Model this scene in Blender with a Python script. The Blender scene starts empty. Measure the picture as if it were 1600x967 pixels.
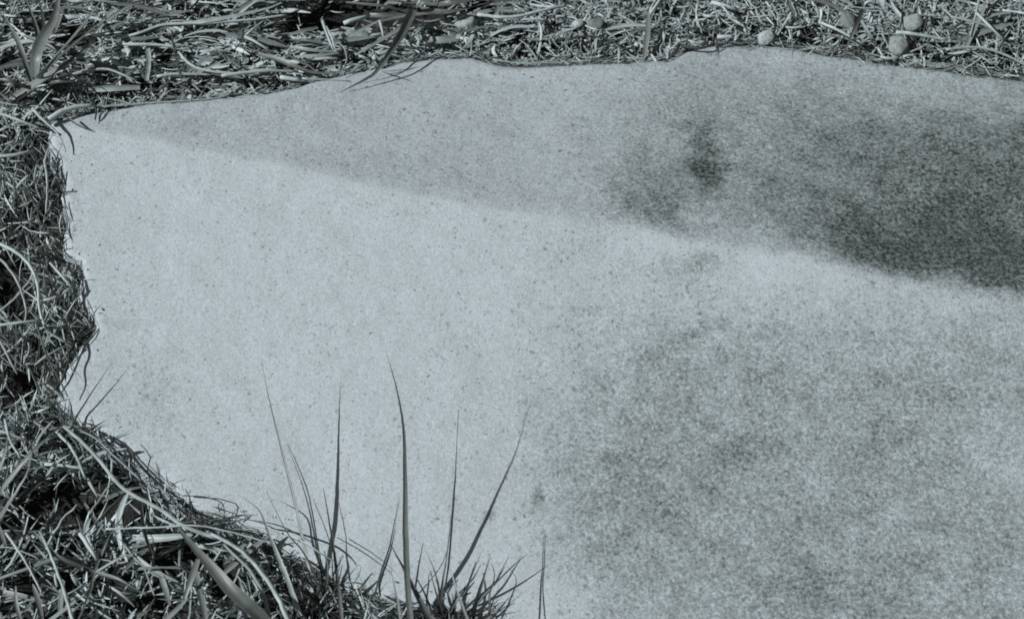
import bpy, math, random
import numpy as np
from mathutils import Vector, Matrix

# ------------------------------------------------------------------ camera, sky, sun, exposure
sc = bpy.context.scene
PITCH = math.radians(58.0); DIST = 1.6; HALF = math.radians(19.0); TH = math.tan(HALF)
CAM = np.array([0.0, -DIST*math.cos(PITCH), DIST*math.sin(PITCH)])
cam_data = bpy.data.cameras.new('camera'); cam = bpy.data.objects.new('camera', cam_data)
sc.collection.objects.link(cam); sc.camera = cam
cam.location = CAM; cam.rotation_euler = (math.pi/2-PITCH, 0, 0)
cam_data.sensor_width = 36; cam_data.lens = 18/TH
cam_data.dof.use_dof = True; cam_data.dof.focus_distance = 1.60; cam_data.dof.aperture_fstop = 6.3
cam_data.clip_start = 0.02; cam_data.clip_end = 200

SUN_EL = math.radians(43); SUN_FROM = math.radians(194)     # azimuth the light comes from, counter-clockwise from +x
w = bpy.data.worlds.new('World'); sc.world = w; w.use_nodes = True
nt = w.node_tree; nt.nodes.clear()
sky = nt.nodes.new('ShaderNodeTexSky'); sky.sky_type = 'NISHITA'; sky.sun_disc = False
sky.sun_elevation = SUN_EL; sky.sun_rotation = math.pi/2 - SUN_FROM
bwn = nt.nodes.new('ShaderNodeRGBToBW')          # the photograph is monochrome: so is its sky
bg = nt.nodes.new('ShaderNodeBackground'); bg.inputs['Strength'].default_value = 0.05
wo = nt.nodes.new('ShaderNodeOutputWorld')
nt.links.new(sky.outputs[0], bwn.inputs[0]); nt.links.new(bwn.outputs[0], bg.inputs[0]); nt.links.new(bg.outputs[0], wo.inputs[0])
sd_ = bpy.data.lights.new('sun', 'SUN'); sd_.energy = 4.4; sd_.angle = math.radians(0.55); sd_.color = (1.0, 0.995, 0.985)
sun = bpy.data.objects.new('sun', sd_); sc.collection.objects.link(sun)
sdir = Vector((math.cos(SUN_EL)*math.cos(SUN_FROM), math.cos(SUN_EL)*math.sin(SUN_FROM), math.sin(SUN_EL)))
sun.rotation_euler = (-sdir).to_track_quat('-Z', 'Y').to_euler(); sun.location = sdir*5
sc.view_settings.view_transform = 'Standard'; sc.view_settings.look = 'None'
sc.view_settings.exposure = 0.0; sc.view_settings.gamma = 1.0; sc.view_settings.use_curve_mapping = False
sc.render.engine = 'CYCLES'; sc.cycles.filter_width = 1.7; sc.cycles.max_bounces = 5

rng = np.random.default_rng(7); random.seed(7)
COL = sc.collection

# ------------------------------------------------------------------ geometry of the place
F = np.array([0, math.cos(PITCH), -math.sin(PITCH)]); U = np.array([0, math.sin(PITCH), math.cos(PITCH)])
def rays(X, Y):
    a = (np.asarray(X, float)-800)/800*TH; b = (483.5-np.asarray(Y, float))/800*TH
    return F + a[..., None]*np.array([1., 0, 0]) + b[..., None]*U
def on_plane(X, Y, z):
    d = rays(X, Y); t = (z-CAM[2])/d[..., 2]
    return CAM + t[..., None]*d
def project(P):
    v = P-CAM; zc = v@F
    return 800+v[..., 0]/zc/TH*800, 483.5-(v@U)/zc/TH*800
RP = np.array([(60,187),(150,205),(350,240),(500,270),(620,300),(800,332),(950,350),(1100,375),(1250,405),(1400,440),(1500,455),(1600,465),(1800,505)], float)
RW = on_plane(RP[:, 0], RP[:, 1], 0.05)
rs0 = (RW[1, 1]-RW[0, 1])/(RW[1, 0]-RW[0, 0]); rs1 = -0.15
def ridge_y(x):
    y = np.interp(x, RW[:, 0], RW[:, 1])
    y = np.where(x < RW[0, 0], RW[0, 1]+(x-RW[0, 0])*rs1, y)
    return np.where(x > RW[-1, 0], RW[-1, 1]+(x-RW[-1, 0])*rs1, y)
def R(x, y):
    d = (y-ridge_y(x))*0.975
    d = 0.75*np.tanh(d/0.75)
    wd = 0.0015+0.013*np.clip((x-0.02)/0.5, 0, 1)
    sp = lambda q: 0.5*(q+np.sqrt(q*q+wd*wd))
    su = 0.205-0.015*np.clip((x-0.1)/0.5, 0, 1)
    return 0.05-su*sp(d)-0.085*sp(-d)+0.5*wd*(0.335)
def at(X, Y, h=0.0):
    X = np.asarray(X, float); Y = np.asarray(Y, float); h = np.asarray(h, float)+0*X
    P = on_plane(X, Y, 0.04)
    for _ in range(12):
        P = on_plane(X, Y, R(P[..., 0], P[..., 1])+h)
    return P
OUT = [(75,192),(110,182),(150,177),(220,168),(290,160),(350,155),(420,148),(470,138),(510,128),(545,118),(600,108),(640,97),(690,93),(740,92),(775,102),(810,105),
(860,104),(920,100),(980,101),(1040,97),(1070,85),(1110,75),(1160,70),(1210,72),(1260,80),(1320,88),(1380,98),(1440,106),(1500,113),(1560,120),(1600,125),(1700,140),
(1900,190),(2150,320),(2250,600),(2200,950),(1950,1250),(1500,1400),(1100,1330),(880,1200),(800,1060),(765,985),(720,964),(640,950),(560,934),(500,908),(440,868),(400,838),(350,815),(303,806),
(285,780),(240,750),(215,735),(200,715),(150,680),(110,660),(80,632),(85,610),(100,580),(120,545),(146,515),(140,495),(125,485),(115,465),(122,440),(120,415),(100,408),
(95,380),(100,345),(92,310),(98,290),(85,260),(72,240),(72,215)]
OUT = np.array(OUT, float); OP = at(OUT[:, 0], OUT[:, 1], -0.004)[:, :2]
def sdist(x, y):
    """signed distance to the rock's outline, positive inside"""
    x = np.asarray(x, float).ravel(); y = np.asarray(y, float).ravel()
    best = np.full(x.shape, 1e9); ins = np.zeros(x.shape, bool)
    n = len(OP)
    for i in range(n):
        ax, ay = OP[i]; bx, by = OP[(i+1) % n]
        ex, ey = bx-ax, by-ay
        t = np.clip(((x-ax)*ex+(y-ay)*ey)/(ex*ex+ey*ey), 0, 1)
        best = np.minimum(best, (x-ax-t*ex)**2+(y-ay-t*ey)**2)
        c = ((ay > y) != (by > y)) & (x < (bx-ax)*(y-ay)/(by-ay+1e-12)+ax)
        ins ^= c
    d = np.sqrt(best)
    return np.where(ins, d, -d)
def vnoise(x, y, cell, seed):
    """smooth value noise, -1..1"""
    T = np.random.default_rng(seed).random((256, 256))*2-1
    u = x/cell+1000.0; v = y/cell+1000.0
    i = np.floor(u).astype(int); j = np.floor(v).astype(int); fu = u-i; fv = v-j
    fu = fu*fu*(3-2*fu); fv = fv*fv*(3-2*fv)
    g = lambda a, b: T[a % 256, b % 256]
    return (g(i, j)*(1-fu)+g(i+1, j)*fu)*(1-fv)+(g(i, j+1)*(1-fu)+g(i+1, j+1)*fu)*fv
def fbm(x, y, cell, seed, n=4, k=0.55):
    s = 0; a = 1; t = 0
    for q in range(n):
        s = s+a*vnoise(x+q*7.1, y-q*3.3, cell, seed+q); t += a; a *= k; cell *= 0.5
    return s/t*1.5
sstep = lambda a, b, x: (lambda t: t*t*(3-2*t))(np.clip((x-a)/(b-a), 0, 1))

# ------------------------------------------------------------------ materials
def mat(name):
    m = bpy.data.materials.new(name); m.use_nodes = True
    return m, m.node_tree, m.node_tree.nodes['Principled BSDF']
def N(t, kind, **kw):
    n = t.nodes.new('ShaderNode'+kind)
    for k, v in kw.items():
        if k in n.inputs: n.inputs[k].default_value = v
        else: setattr(n, k, v)
    return n
def math_(t, op, a, b=None, clamp=False):
    n = t.nodes.new('ShaderNodeMath'); n.operation = op; n.use_clamp = clamp
    for i, v in enumerate((a, b)):
        if v is None: continue
        if isinstance(v, (int, float)): n.inputs[i].default_value = v
        else: t.links.new(v, n.inputs[i])
    return n.outputs[0]
def noise(t, co, scale, detail=3.0, rough=0.5):
    n = t.nodes.new('ShaderNodeTexNoise'); n.inputs['Scale'].default_value = scale
    n.inputs['Detail'].default_value = detail; n.inputs['Roughness'].default_value = rough
    t.links.new(co, n.inputs['Vector']); return n.outputs['Fac']
def rng_(t, v, a, b, c=0.0, d=1.0):
    n = t.nodes.new('ShaderNodeMapRange'); n.clamp = True
    t.links.new(v, n.inputs[0])
    for i, q in enumerate((a, b, c, d)): n.inputs[i+1].default_value = q
    return n.outputs[0]
def mixc(t, f, a, b):
    n = t.nodes.new('ShaderNodeMix'); n.data_type = 'RGBA'
    t.links.new(f, n.inputs[0])
    for i, v in ((6, a), (7, b)):
        if isinstance(v, tuple): n.inputs[i].default_value = (*v, 1)
        else: t.links.new(v, n.inputs[i])
    return n.outputs[2]
LIGHT = (0.418, 0.482, 0.519); MIDC = (0.305, 0.375, 0.378); DARK = (0.022, 0.028, 0.024)
def rock_material():
    m, t, b = mat('lichened_rock')
    tc = N(t, 'TexCoord'); co = tc.outputs['Object']
    at_ = N(t, 'Attribute', attribute_name='stain'); st = at_.outputs['Fac']
    # irregular stain amount
    n1 = noise(t, co, 28, 5, 0.6); n2 = noise(t, co, 110, 3, 0.6); n3 = noise(t, co, 260, 3, 0.7)
    rag = math_(t, 'ADD', math_(t, 'MULTIPLY', math_(t, 'SUBTRACT', n1, 0.5), 0.55), math_(t, 'MULTIPLY', math_(t, 'SUBTRACT', n2, 0.5), 0.60))
    rag = math_(t, 'ADD', rag, math_(t, 'MULTIPLY', math_(t, 'SUBTRACT', n3, 0.5), 1.7))
    gain = rng_(t, st, 0.0, 0.45, 0.16, 1.0)
    s = math_(t, 'ADD', st, math_(t, 'MULTIPLY', rag, gain), True)
    # grain of the clean stone
    g1 = noise(t, co, 380, 2, 0.6)
    g2 = noise(t, co, 60, 4, 0.55)
    base = mixc(t, rng_(t, g2, 0.35, 0.65), LIGHT, tuple(c*0.965 for c in LIGHT))
    base = mixc(t, rng_(t, g1, 0.36, 0.66, 0, 0.55), base, tuple(c*0.80 for c in LIGHT))
    # dark specks: round grains, sparse on the clean stone, crowded where it weathers
    sm = noise(t, co, 22, 3, 0.55); wv = t.nodes.new('ShaderNodeVectorMath'); wv.operation = 'MULTIPLY_ADD'
    nz = N(t, 'TexNoise', Scale=300.0, Detail=2.0); t.links.new(co, nz.inputs['Vector'])
    t.links.new(nz.outputs['Color'], wv.inputs[0]); wv.inputs[1].default_value = (0.0080,)*3; t.links.new(co, wv.inputs[2])
    for sc_, thr0, amt in ((120.0, 1.06, 0.75), (175.0, 0.95, 0.80), (260.0, 0.86, 0.75), (380.0, 0.76, 0.75)):
        v = N(t, 'TexVoronoi', Scale=sc_); t.links.new(wv.outputs[0], v.inputs['Vector'])
        sepc = N(t, 'SeparateColor'); t.links.new(v.outputs['Color'], sepc.inputs[0])
        dens = math_(t, 'SUBTRACT', thr0+0.10, math_(t, 'MULTIPLY', rng_(t, sm, 0.3, 0.7), 0.20))
        dens = math_(t, 'SUBTRACT', dens, math_(t, 'MULTIPLY', rng_(t, st, 0.02, 0.24), 0.42))
        on = math_(t, 'GREATER_THAN', sepc.outputs[0], dens)
        rad = rng_(t, sepc.outputs[1], 0, 1, 0.25, 0.55)
        dist = math_(t, 'DIVIDE', v.outputs['Distance'], rad)
        dot = math_(t, 'MULTIPLY', math_(t, 'MULTIPLY', rng_(t, dist, 1.0, 0.25), on), rng_(t, sepc.outputs[2], 0, 1, amt*0.3, amt))
        base = mixc(t, dot, base, (0.075, 0.088, 0.080))
    mid = mixc(t, rng_(t, s, 0.0, 0.35, 0.0, 0.35), base, MIDC)
    gb0 = noise(t, co, 240, 3, 0.7)
    fac = math_(t, 'MULTIPLY', s, math_(t, 'ADD', 0.93, math_(t, 'MULTIPLY', math_(t, 'SUBTRACT', gb0, 0.55), 1.3)), True)
    col = mixc(t, fac, mid, DARK)
    # crisp mineral grain over everything, coarser contrast where weathered
    ga = noise(t, co, 620, 2, 0.7); gb = noise(t, co, 300, 2, 0.6)
    amp = rng_(t, st, 0.0, 0.35, 0.50, 1.45)
    gr = math_(t, 'ADD', math_(t, 'MULTIPLY', math_(t, 'SUBTRACT', ga, 0.5), 0.9), math_(t, 'MULTIPLY', math_(t, 'SUBTRACT', gb, 0.5), 0.6))
    gr = math_(t, 'ADD', math_(t, 'MULTIPLY', gr, amp), 1.0)
    gv = t.nodes.new('ShaderNodeVectorMath'); gv.operation = 'SCALE'; t.links.new(col, gv.inputs[0]); t.links.new(gr, gv.inputs['Scale']); col = gv.outputs[0]
    # rare pale quartz grains
    v = N(t, 'TexVoronoi', Scale=85.0); t.links.new(co, v.inputs['Vector'])
    q = rng_(t, v.outputs['Distance'], 0.10, 0.05)
    rare = N(t, 'SeparateColor'); t.links.new(v.outputs['Color'], rare.inputs[0])
    q = math_(t, 'MULTIPLY', q, rng_(t, rare.outputs[0], 0.93, 0.94))
    col = mixc(t, math_(t, 'MULTIPLY', q, 0.7), col, (0.55, 0.60, 0.63))
    t.links.new(col, b.inputs['Base Color'])
    b.inputs['Roughness'].default_value = 0.92; b.inputs['Specular IOR Level'].default_value = 0.15
    hgt = math_(t, 'ADD', math_(t, 'MULTIPLY', noise(t, co, 300, 3, 0.65), 0.6), math_(t, 'MULTIPLY', noise(t, co, 90, 3, 0.6), 0.45))
    bump = N(t, 'Bump', Strength=0.5, Distance=0.0018); t.links.new(hgt, bump.inputs['Height']); t.links.new(bump.outputs[0], b.inputs['Normal'])
    return m
def soil_material():
    m, t, b = mat('dark_soil')
    co = N(t, 'TexCoord').outputs['Object']
    c = mixc(t, rng_(t, noise(t, co, 160, 4, 0.7), 0.4, 0.65), (0.009, 0.011, 0.009), (0.030, 0.034, 0.031))
    t.links.new(c, b.inputs['Base Color']); b.inputs['Roughness'].default_value = 1
    bump = N(t, 'Bump', Strength=0.8, Distance=0.004); t.links.new(noise(t, co, 220, 4, 0.7), bump.inputs['Height']); t.links.new(bump.outputs[0], b.inputs['Normal'])
    return m
def fibre_material(name, rough=0.6, spec=0.25, trans=0.0):
    m, t, b = mat(name)
    a = N(t, 'Attribute', attribute_name='tone')
    co = N(t, 'TexCoord').outputs['Object']
    f = rng_(t, noise(t, co, 260, 3, 0.6), 0.3, 0.7, 0.0, 1.0)
    dk = N(t, 'Mix', data_type='RGBA', blend_type='MULTIPLY'); dk.inputs[0].default_value = 1
    t.links.new(a.outputs['Color'], dk.inputs[6]); dk.inputs[7].default_value = (0.80, 0.81, 0.80, 1)
    col = mixc(t, f, a.outputs['Color'], dk.outputs[2])
    t.links.new(col, b.inputs['Base Color'])
    b.inputs['Roughness'].default_value = rough; b.inputs['Specular IOR Level'].default_value = spec
    return m
def stone_material():
    m, t, b = mat('weathered_pebble')
    co = N(t, 'TexCoord').outputs['Object']
    a = N(t, 'ObjectInfo')
    f = math_(t, 'MULTIPLY', rng_(t, noise(t, co, 150, 5, 0.7), 0.42, 0.66), 0.75)
    c = mixc(t, f, a.outputs['Color'], (0.10, 0.115, 0.105))
    t.links.new(c, b.inputs['Base Color']); b.inputs['Roughness'].default_value = 0.9
    bump = N(t, 'Bump', Strength=0.4, Distance=0.002); t.links.new(noise(t, co, 260, 4, 0.7), bump.inputs['Height']); t.links.new(bump.outputs[0], b.inputs['Normal'])
    return m
M_ROCK = rock_material(); M_SOIL = soil_material(); M_STONE = stone_material()
M_STRAW = fibre_material('dry_straw'); M_LEAF = fibre_material('grass_leaf', 0.45, 0.4)

def tint(t):
    """monochrome tone to the cool tint of the print"""
    t = np.asarray(t, float)
    k = np.clip(t/0.35, 0, 1)
    return np.stack([t*(0.89-0.02*k), t*(1.04-0.02*k), t*(0.97+0.09*k), np.ones_like(t)], -1)

# ------------------------------------------------------------------ mesh helpers
def make_mesh(name, verts, quads, tone=None, material=None, smooth=True):
    me = bpy.data.meshes.new(name)
    nv, nq = len(verts), len(quads)
    me.vertices.add(nv); me.vertices.foreach_set('co', np.asarray(verts, np.float32).ravel())
    me.loops.add(nq*4); me.loops.foreach_set('vertex_index', np.asarray(quads, np.int32).ravel())
    me.polygons.add(nq); me.polygons.foreach_set('loop_start', np.arange(0, nq*4, 4, dtype=np.int32))
    me.polygons.foreach_set('loop_total', np.full(nq, 4, np.int32))
    me.polygons.foreach_set('use_smooth', np.full(nq, smooth, bool))
    if tone is not None:
        a = me.attributes.new('tone', 'FLOAT_COLOR', 'POINT'); a.data.foreach_set('color', tint(tone).astype(np.float32).ravel())
    if material: me.materials.append(material)
    me.update(); me.validate()
    return me
def link(name, me, parent=None, label=None, cat=None, group=None, kind=None):
    o = bpy.data.objects.new(name, me); COL.objects.link(o)
    if parent: o.parent = parent
    if label: o['label'] = label
    if cat: o['category'] = cat
    if group: o['group'] = group
    if kind: o['kind'] = kind
    return o
def grid(xs, ys, zfun, keep=None):
    X, Y = np.meshgrid(xs, ys); Z = zfun(X, Y)
    nx, ny = len(xs), len(ys)
    idx = np.arange(nx*ny).reshape(ny, nx)
    q = np.stack([idx[:-1, :-1], idx[:-1, 1:], idx[1:, 1:], idx[1:, :-1]], -1).reshape(-1, 4)
    V = np.stack([X.ravel(), Y.ravel(), Z.ravel()], -1)
    if keep is not None:
        q = q[keep.ravel()[q].any(1)]
        used = np.unique(q); mp = np.full(len(V), -1); mp[used] = np.arange(len(used))
        return V[used], mp[q], used
    return V, q, None
def axis(a, b, fa, fb, step, coarse):
    pre = []; s = step; x = fa
    while x > a: x -= s; pre.append(x); s = min(s*1.25, coarse)
    post = []; s = step; x = fb
    while x < b: x += s; post.append(x); s = min(s*1.25, coarse)
    return np.array(pre[::-1]+list(np.arange(fa, fb, step))+post)

# ------------------------------------------------------------------ ground
PITS = [(575,18,80,22,1),(480,32,34,14,.8),(700,25,30,8,.7),(360,45,26,9,.5),(430,70,16,10,.6),(640,90,22,14,.6),(720,10,50,9,.8),(100,48,26,16,.9),(258,85,8,14,1),(190,10,26,10,.6),(12,440,24,34,1),(20,600,26,22,.8),(45,560,14,12,.5),(15,100,16,14,.6),
(130,800,50,24,.9),(60,775,30,18,.8),(290,870,40,24,.8),(160,905,26,14,.9),(360,930,24,22,.8),(230,790,24,14,.7),(60,900,26,16,.7),(220,940,26,16,.7),(500,950,26,18,.9),(430,930,14,16,.7),(700,955,26,12,.9),(1270,65,24,6,.7),(1365,85,20,6,.6),(1245,68,16,5,.8),
(1010,40,20,10,.5),(905,5,40,8,.5),(870,45,14,10,.5),(1090,55,30,8,.4),(1460,88,14,10,.5),(1420,72,5,12,.8),(1340,20,14,20,.5)]
def pits(X, Y):
    g = 0
    for cx, cy, rx_, ry_, k in PITS: g = g+k*np.exp(-0.5*(((X-cx)/rx_)**2+((Y-cy)/ry_)**2))
    return np.clip(g, 0, 1)
def soil_z(X, Y):
    s = sdist(X, Y).reshape(X.shape)
    near = np.exp(-np.maximum(-s, 0)/0.8)
    XX, YY = project(np.stack([X, Y, R(X, Y)], -1)); z = R(X, Y)-0.028-0.014*sstep(560, 680, YY)*np.exp(-(X**2+Y**2)/2)-0.03*pits(XX, YY)*np.exp(-(X**2+Y**2)/2)-0.045*sstep(0.0, 0.02, s)+near*(0.004*fbm(X, Y, 0.05, 3)+0.004*fbm(X, Y, 0.012, 9, 2))
    return z
gx = axis(-30, 30, -0.72, 0.72, 0.005, 3.0); gy = axis(-30, 30, -0.5, 0.6, 0.005, 3.0)
V, Q, _ = grid(gx, gy, soil_z)
link('ground', make_mesh('ground', V, Q, None, M_SOIL), kind='structure')

# ------------------------------------------------------------------ the rock
# dark crusts of lichen: (x, y, rx, ry, angle, amount), traced on the stone in photograph units
CR = [(1450,250,200,58,0.05,.34),(1530,345,110,42,0.15,.55),(1490,388,75,25,0.2,.42),(1610,240,110,70,0,.28),(1590,415,80,36,0.2,.40),(1560,440,60,18,.2,.25),(1395,395,50,14,.25,.25),(1180,250,60,60,0,.05),
(1112,262,17,24,0.25,.44),(1098,212,15,30,0,.20),(750,290,150,26,.12,.05),(640,270,90,14,.12,.04),(300,185,160,20,-.05,.05),(450,150,120,12,-.05,.03),(1120,280,16,12,0,.20),(1135,240,9,10,0,.18),(1060,215,60,60,0,.10),(1020,300,60,50,0,.20),(1035,335,24,24,0,.26),(985,320,22,30,0,.15),
(1190,318,110,42,0.12,.20),(1290,372,90,26,0.2,.14),(1300,345,90,42,0.15,.26),(1370,395,45,18,0.25,.28),(1300,215,90,50,0,.16),(1345,345,22,26,0,.12),(1440,425,40,16,.2,.2),(1260,180,180,60,0,.07),
(1400,150,300,60,0.05,.045),(1050,190,250,90,0,.06),(800,200,260,60,0.1,.035),(300,190,220,25,0.08,.03),(560,250,200,30,0.12,.03),
(980,690,150,110,0,.06),(1060,640,110,50,-.5,.05),(930,780,110,50,-.2,.05),(1085,528,32,11,-.4,.24),(1040,550,50,12,-.45,.12),(1215,525,16,14,0,.24),(1100,408,16,10,0,.26),(1060,420,50,12,0,.1),(1170,700,60,26,-.7,.13),
(1060,800,90,60,-.2,.07),(1250,760,120,60,-.4,.06),(1400,640,110,70,0,.07),(1450,860,110,70,-.3,.11),(1470,750,26,26,0,.14),(1430,825,40,12,-.4,.12),(1250,900,90,60,0,.08),(1350,470,60,30,0,.07),(1500,560,100,70,0,.07),
(1560,500,60,22,-.3,.10),(1100,960,120,50,0,.02),(1350,960,160,60,0,.06),(1200,600,120,60,-.5,.05),(900,380,60,26,0,.06),(870,410,14,12,0,.08),
(220,610,60,46,.2,.075),(185,495,34,14,0,.06),(260,650,40,22,0,.05),(110,300,18,60,0,.05),(210,215,150,14,.1,.02),(770,798,8,8,0,.26),(842,770,7,7,0,.24),(640,330,30,8,0,.04),
(1600,705,50,60,0,-.08),(1500,930,40,20,0,-.04),(1490,875,14,12,0,-.16),(1455,785,16,10,0,-.12),(940,940,100,50,0,-.05),(1290,450,120,24,0.15,-.04)]
def stain(P):
    X, Y = project(P)
    x, y = P[:, 0], P[:, 1]
    # ragged tracing
    Xw = X+14*fbm(x, y, 0.035, 51, 3)+5*fbm(x, y, 0.008, 61, 2); Yw = Y+12*fbm(x, y, 0.035, 71, 3)+5*fbm(x, y, 0.008, 81, 2)
    up = sstep(-0.008, 0.014, (y-ridge_y(x))+0.010*fbm(x, y, 0.03, 5, 3))
    s = np.zeros(len(X))
    for (cx, cy, rx, ry, a, k) in CR:
        dx = Xw-cx; dy = Yw-cy
        u = (dx*math.cos(a)+dy*math.sin(a))/rx; v = (-dx*math.sin(a)+dy*math.cos(a))/ry
        g = k*np.exp(-0.5*(u*u+v*v))
        above = cy < np.interp(cx, RP[:, 0], RP[:, 1])
        s += g*(up if above else (1-up*0.9))
    # dark crust on the far face keeps to that face
    s += up*sstep(1180, 1500, Xw)*sstep(165, 215, Yw)*0.13
    s += up*(0.035+0.055*sstep(850, 1200, Xw))
    # grey weathered zone of the near face
    lb = np.interp(Yw, [380, 480, 560, 650, 800, 967], [860, 850, 840, 822, 826, 870])
    soft = np.interp(Yw, [400, 700], [340, 130])
    low = (1-up)*sstep(-0.3, 1, (Xw-lb)/soft)*sstep(0, 270-110*sstep(1000, 1500, Xw), Yw-np.interp(Xw, RP[:, 0], RP[:, 1]))
    cu, cv = x*0.82+y*0.57, -x*0.57+y*0.82
    streak = fbm(cu, cv*2.6, 0.060, 91, 4)
    s += low*(0.255+0.075*streak+0.02*sstep(700, 967, Yw))
    s += (1-up)*(0.02+0.05*sstep(600, 1100, Xw)*sstep(350, 500, Yw))
    mottled = 0.25*np.clip(s, 0, 0.5)*fbm(x, y, 0.022, 101, 3)
    return np.clip(s+mottled, 0, 1)
rx = axis(-0.62, 1.25, -0.56, 0.64, 0.0021, 0.02); ry = axis(-0.85, 0.46, -0.40, 0.46, 0.0021, 0.02)
RX, RY = np.meshgrid(rx, ry)
SD = sdist(RX, RY).reshape(RX.shape)+0.0022*fbm(RX, RY, 0.018, 17, 3)
def rock_z(X, Y):
    e = 0.014
    z = R(X, Y)+0.0018*fbm(X, Y, 0.10, 21, 3)+0.0003*fbm(X, Y, 0.02, 31, 3)+0.0001*fbm(X, Y, 0.006, 41, 2)
    back = (Y > ridge_y(X)) & (X < 0.25)
    z = z+np.where(back, 1, 0)*0.14*np.maximum(0.034-np.clip(SD, 0, 1), 0)*sstep(0.0, 0.05, Y-ridge_y(X))
    t = np.clip(SD/e, 0, 1)
    z = z-0.011*(1-np.sqrt(1-(1-t)**2))
    z = z-np.where(SD < 0, np.minimum(-SD*7, 0.10), 0)
    # the flattened quirks: a small pit by the dark crust and a shallow scoop at the far right
    z = z-0.0035*np.exp(-(((X-at(1112, 255)[0])/0.022)**2+((Y-at(1112, 255)[1])/0.03)**2))
    z = z-0.010*np.exp(-(((X-at(1540, 345)[0])/0.11)**2+((Y-at(1540, 345)[1])/0.055)**2))
    return z
V, Q, used = grid(rx, ry, rock_z, SD > -0.014)
me = make_mesh('rock', V, Q, None, M_ROCK)
a = me.attributes.new('stain', 'FLOAT', 'POINT'); a.data.foreach_set('value', stain(V).astype(np.float32))
link('rock', me, label='broad flat pale boulder with dark lichen stains, lying flush in the grass', cat='rock')

# ------------------------------------------------------------------ fibres in bulk
def litter_top(x, y, s):
    """height of the litter's surface over the rock plane at s metres outside the rock"""
    X, Y = project(np.stack([x, y, R(x, y)], -1))
    o = np.maximum(-s, 0)
    left = 0.013*sstep(0, 0.03, o); top = 0.002+0.010*sstep(0, 0.04, o); low = 0.018*sstep(0, 0.05, o)
    wl = sstep(190, 120, X)*sstep(150, 230, Y); wb = sstep(600, 680, Y)
    h = top*(1-wl)*(1-wb)+left*wl*(1-wb)+low*wb
    pit = fbm(x, y, 0.024, 131, 2)-0.25*sstep(600, 680, Y)
    return h+(0.004*pit-0.030*sstep(0.12, 0.55, pit)*(1-0.75*sstep(700, 850, X))*(1-0.6*sstep(650, 600, Y)*sstep(200, 260, X))-0.032*pits(X, Y))*sstep(0.003, 0.016, o)
def batch(name, P, yaw, pitch, L, W, bend, arch, roll, tone, K=5, fold=0.25, taper=1.6, base=False, material=None, blunt=1.6, **tags):
    M = len(P)
    s = np.linspace(0, 1, K)[None, :] if base else np.linspace(-.5, .5, K)[None, :]
    cy, sy, cp, sp_ = np.cos(yaw), np.sin(yaw), np.cos(pitch), np.sin(pitch)
    D = np.stack([cy*cp, sy*cp, sp_], -1); S = np.stack([-sy, cy, 0*sy], -1); Nn = np.cross(D, S)
    if base: f = s**2; wv = 1-s**taper*0.93
    else: f = 4*s*s-0.33; wv = 1-np.abs(2*s)**(taper*blunt)*0.85
    C = P[:, None]+D[:, None]*(s*L[:, None])[..., None]+S[:, None]*(f*(bend*L)[:, None])[..., None]+Nn[:, None]*(f*(arch*L)[:, None])[..., None]
    S2 = S*np.cos(roll)[:, None]+Nn*np.sin(roll)[:, None]; N2 = np.cross(D, S2)
    hw = (wv*W[:, None]*0.5)[..., None]
    A = C-S2[:, None]*hw; B = C+S2[:, None]*hw; Mid = C+N2[:, None]*hw*2*fold
    V = np.stack([A, Mid, B], 2).reshape(-1, 3)
    b = (np.arange(M)*K*3)[:, None, None]+(np.arange(K-1)*3)[None, :, None]
    q = np.concatenate([b+np.array([0, 1, 4, 3]), b+np.array([1, 2, 5, 4])], 2).reshape(-1, 4)
    tn = tone[:, None, None]*np.array([0.9, 1.0, 0.82])[None, None, :]*(1+0.25*rng.standard_normal((M, K, 1)))
    tn = np.clip(tn, 0.012, 0.60)+0*s[..., None]
    return link(name, make_mesh(name, V, q, tn.ravel(), material or M_STRAW), **tags)
def sample(n, box, cond):
    out = []
    tot = 0
    while tot < n:
        x = rng.uniform(box[0], box[1], n*2); y = rng.uniform(box[2], box[3], n*2)
        s = sdist(x, y); X, Y = project(np.stack([x, y, R(x, y)], -1))
        k = cond(X, Y, s) & (rng.random(len(x)) > 0.92*sstep(0.25, 0.6, pits(X, Y))); out.append(np.stack([x[k], y[k], s[k], X[k], Y[k]], -1)); tot += k.sum()
    return np.concatenate(out)[:n]
def place(A, lo, hi):
    h = litter_top(A[:, 0], A[:, 1], A[:, 2])
    return np.stack([A[:, 0], A[:, 1], R(A[:, 0], A[:, 1])+h+rng.uniform(lo, hi, len(A))], -1)
def tones(n, dark=0.35, lo=(0.04, 0.12), hi=(0.20, 0.50)):
    d = rng.random(n) < dark
    return np.where(d, rng.uniform(*lo, n), rng.uniform(*hi, n))
nrm = rng.normal
BOX = (-0.78, 0.85, -0.52, 0.66)
topc = lambda X, Y, s: (s < -0.001) & (Y < 215)
leftc = lambda X, Y, s: (s < 0.000) & (X < 200) & (Y >= 140) & (Y < 690)
lowc = lambda X, Y, s: (s < 0.000) & (Y > 610) & (X < 830)
anyc = lambda X, Y, s: (s < -0.002)

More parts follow.
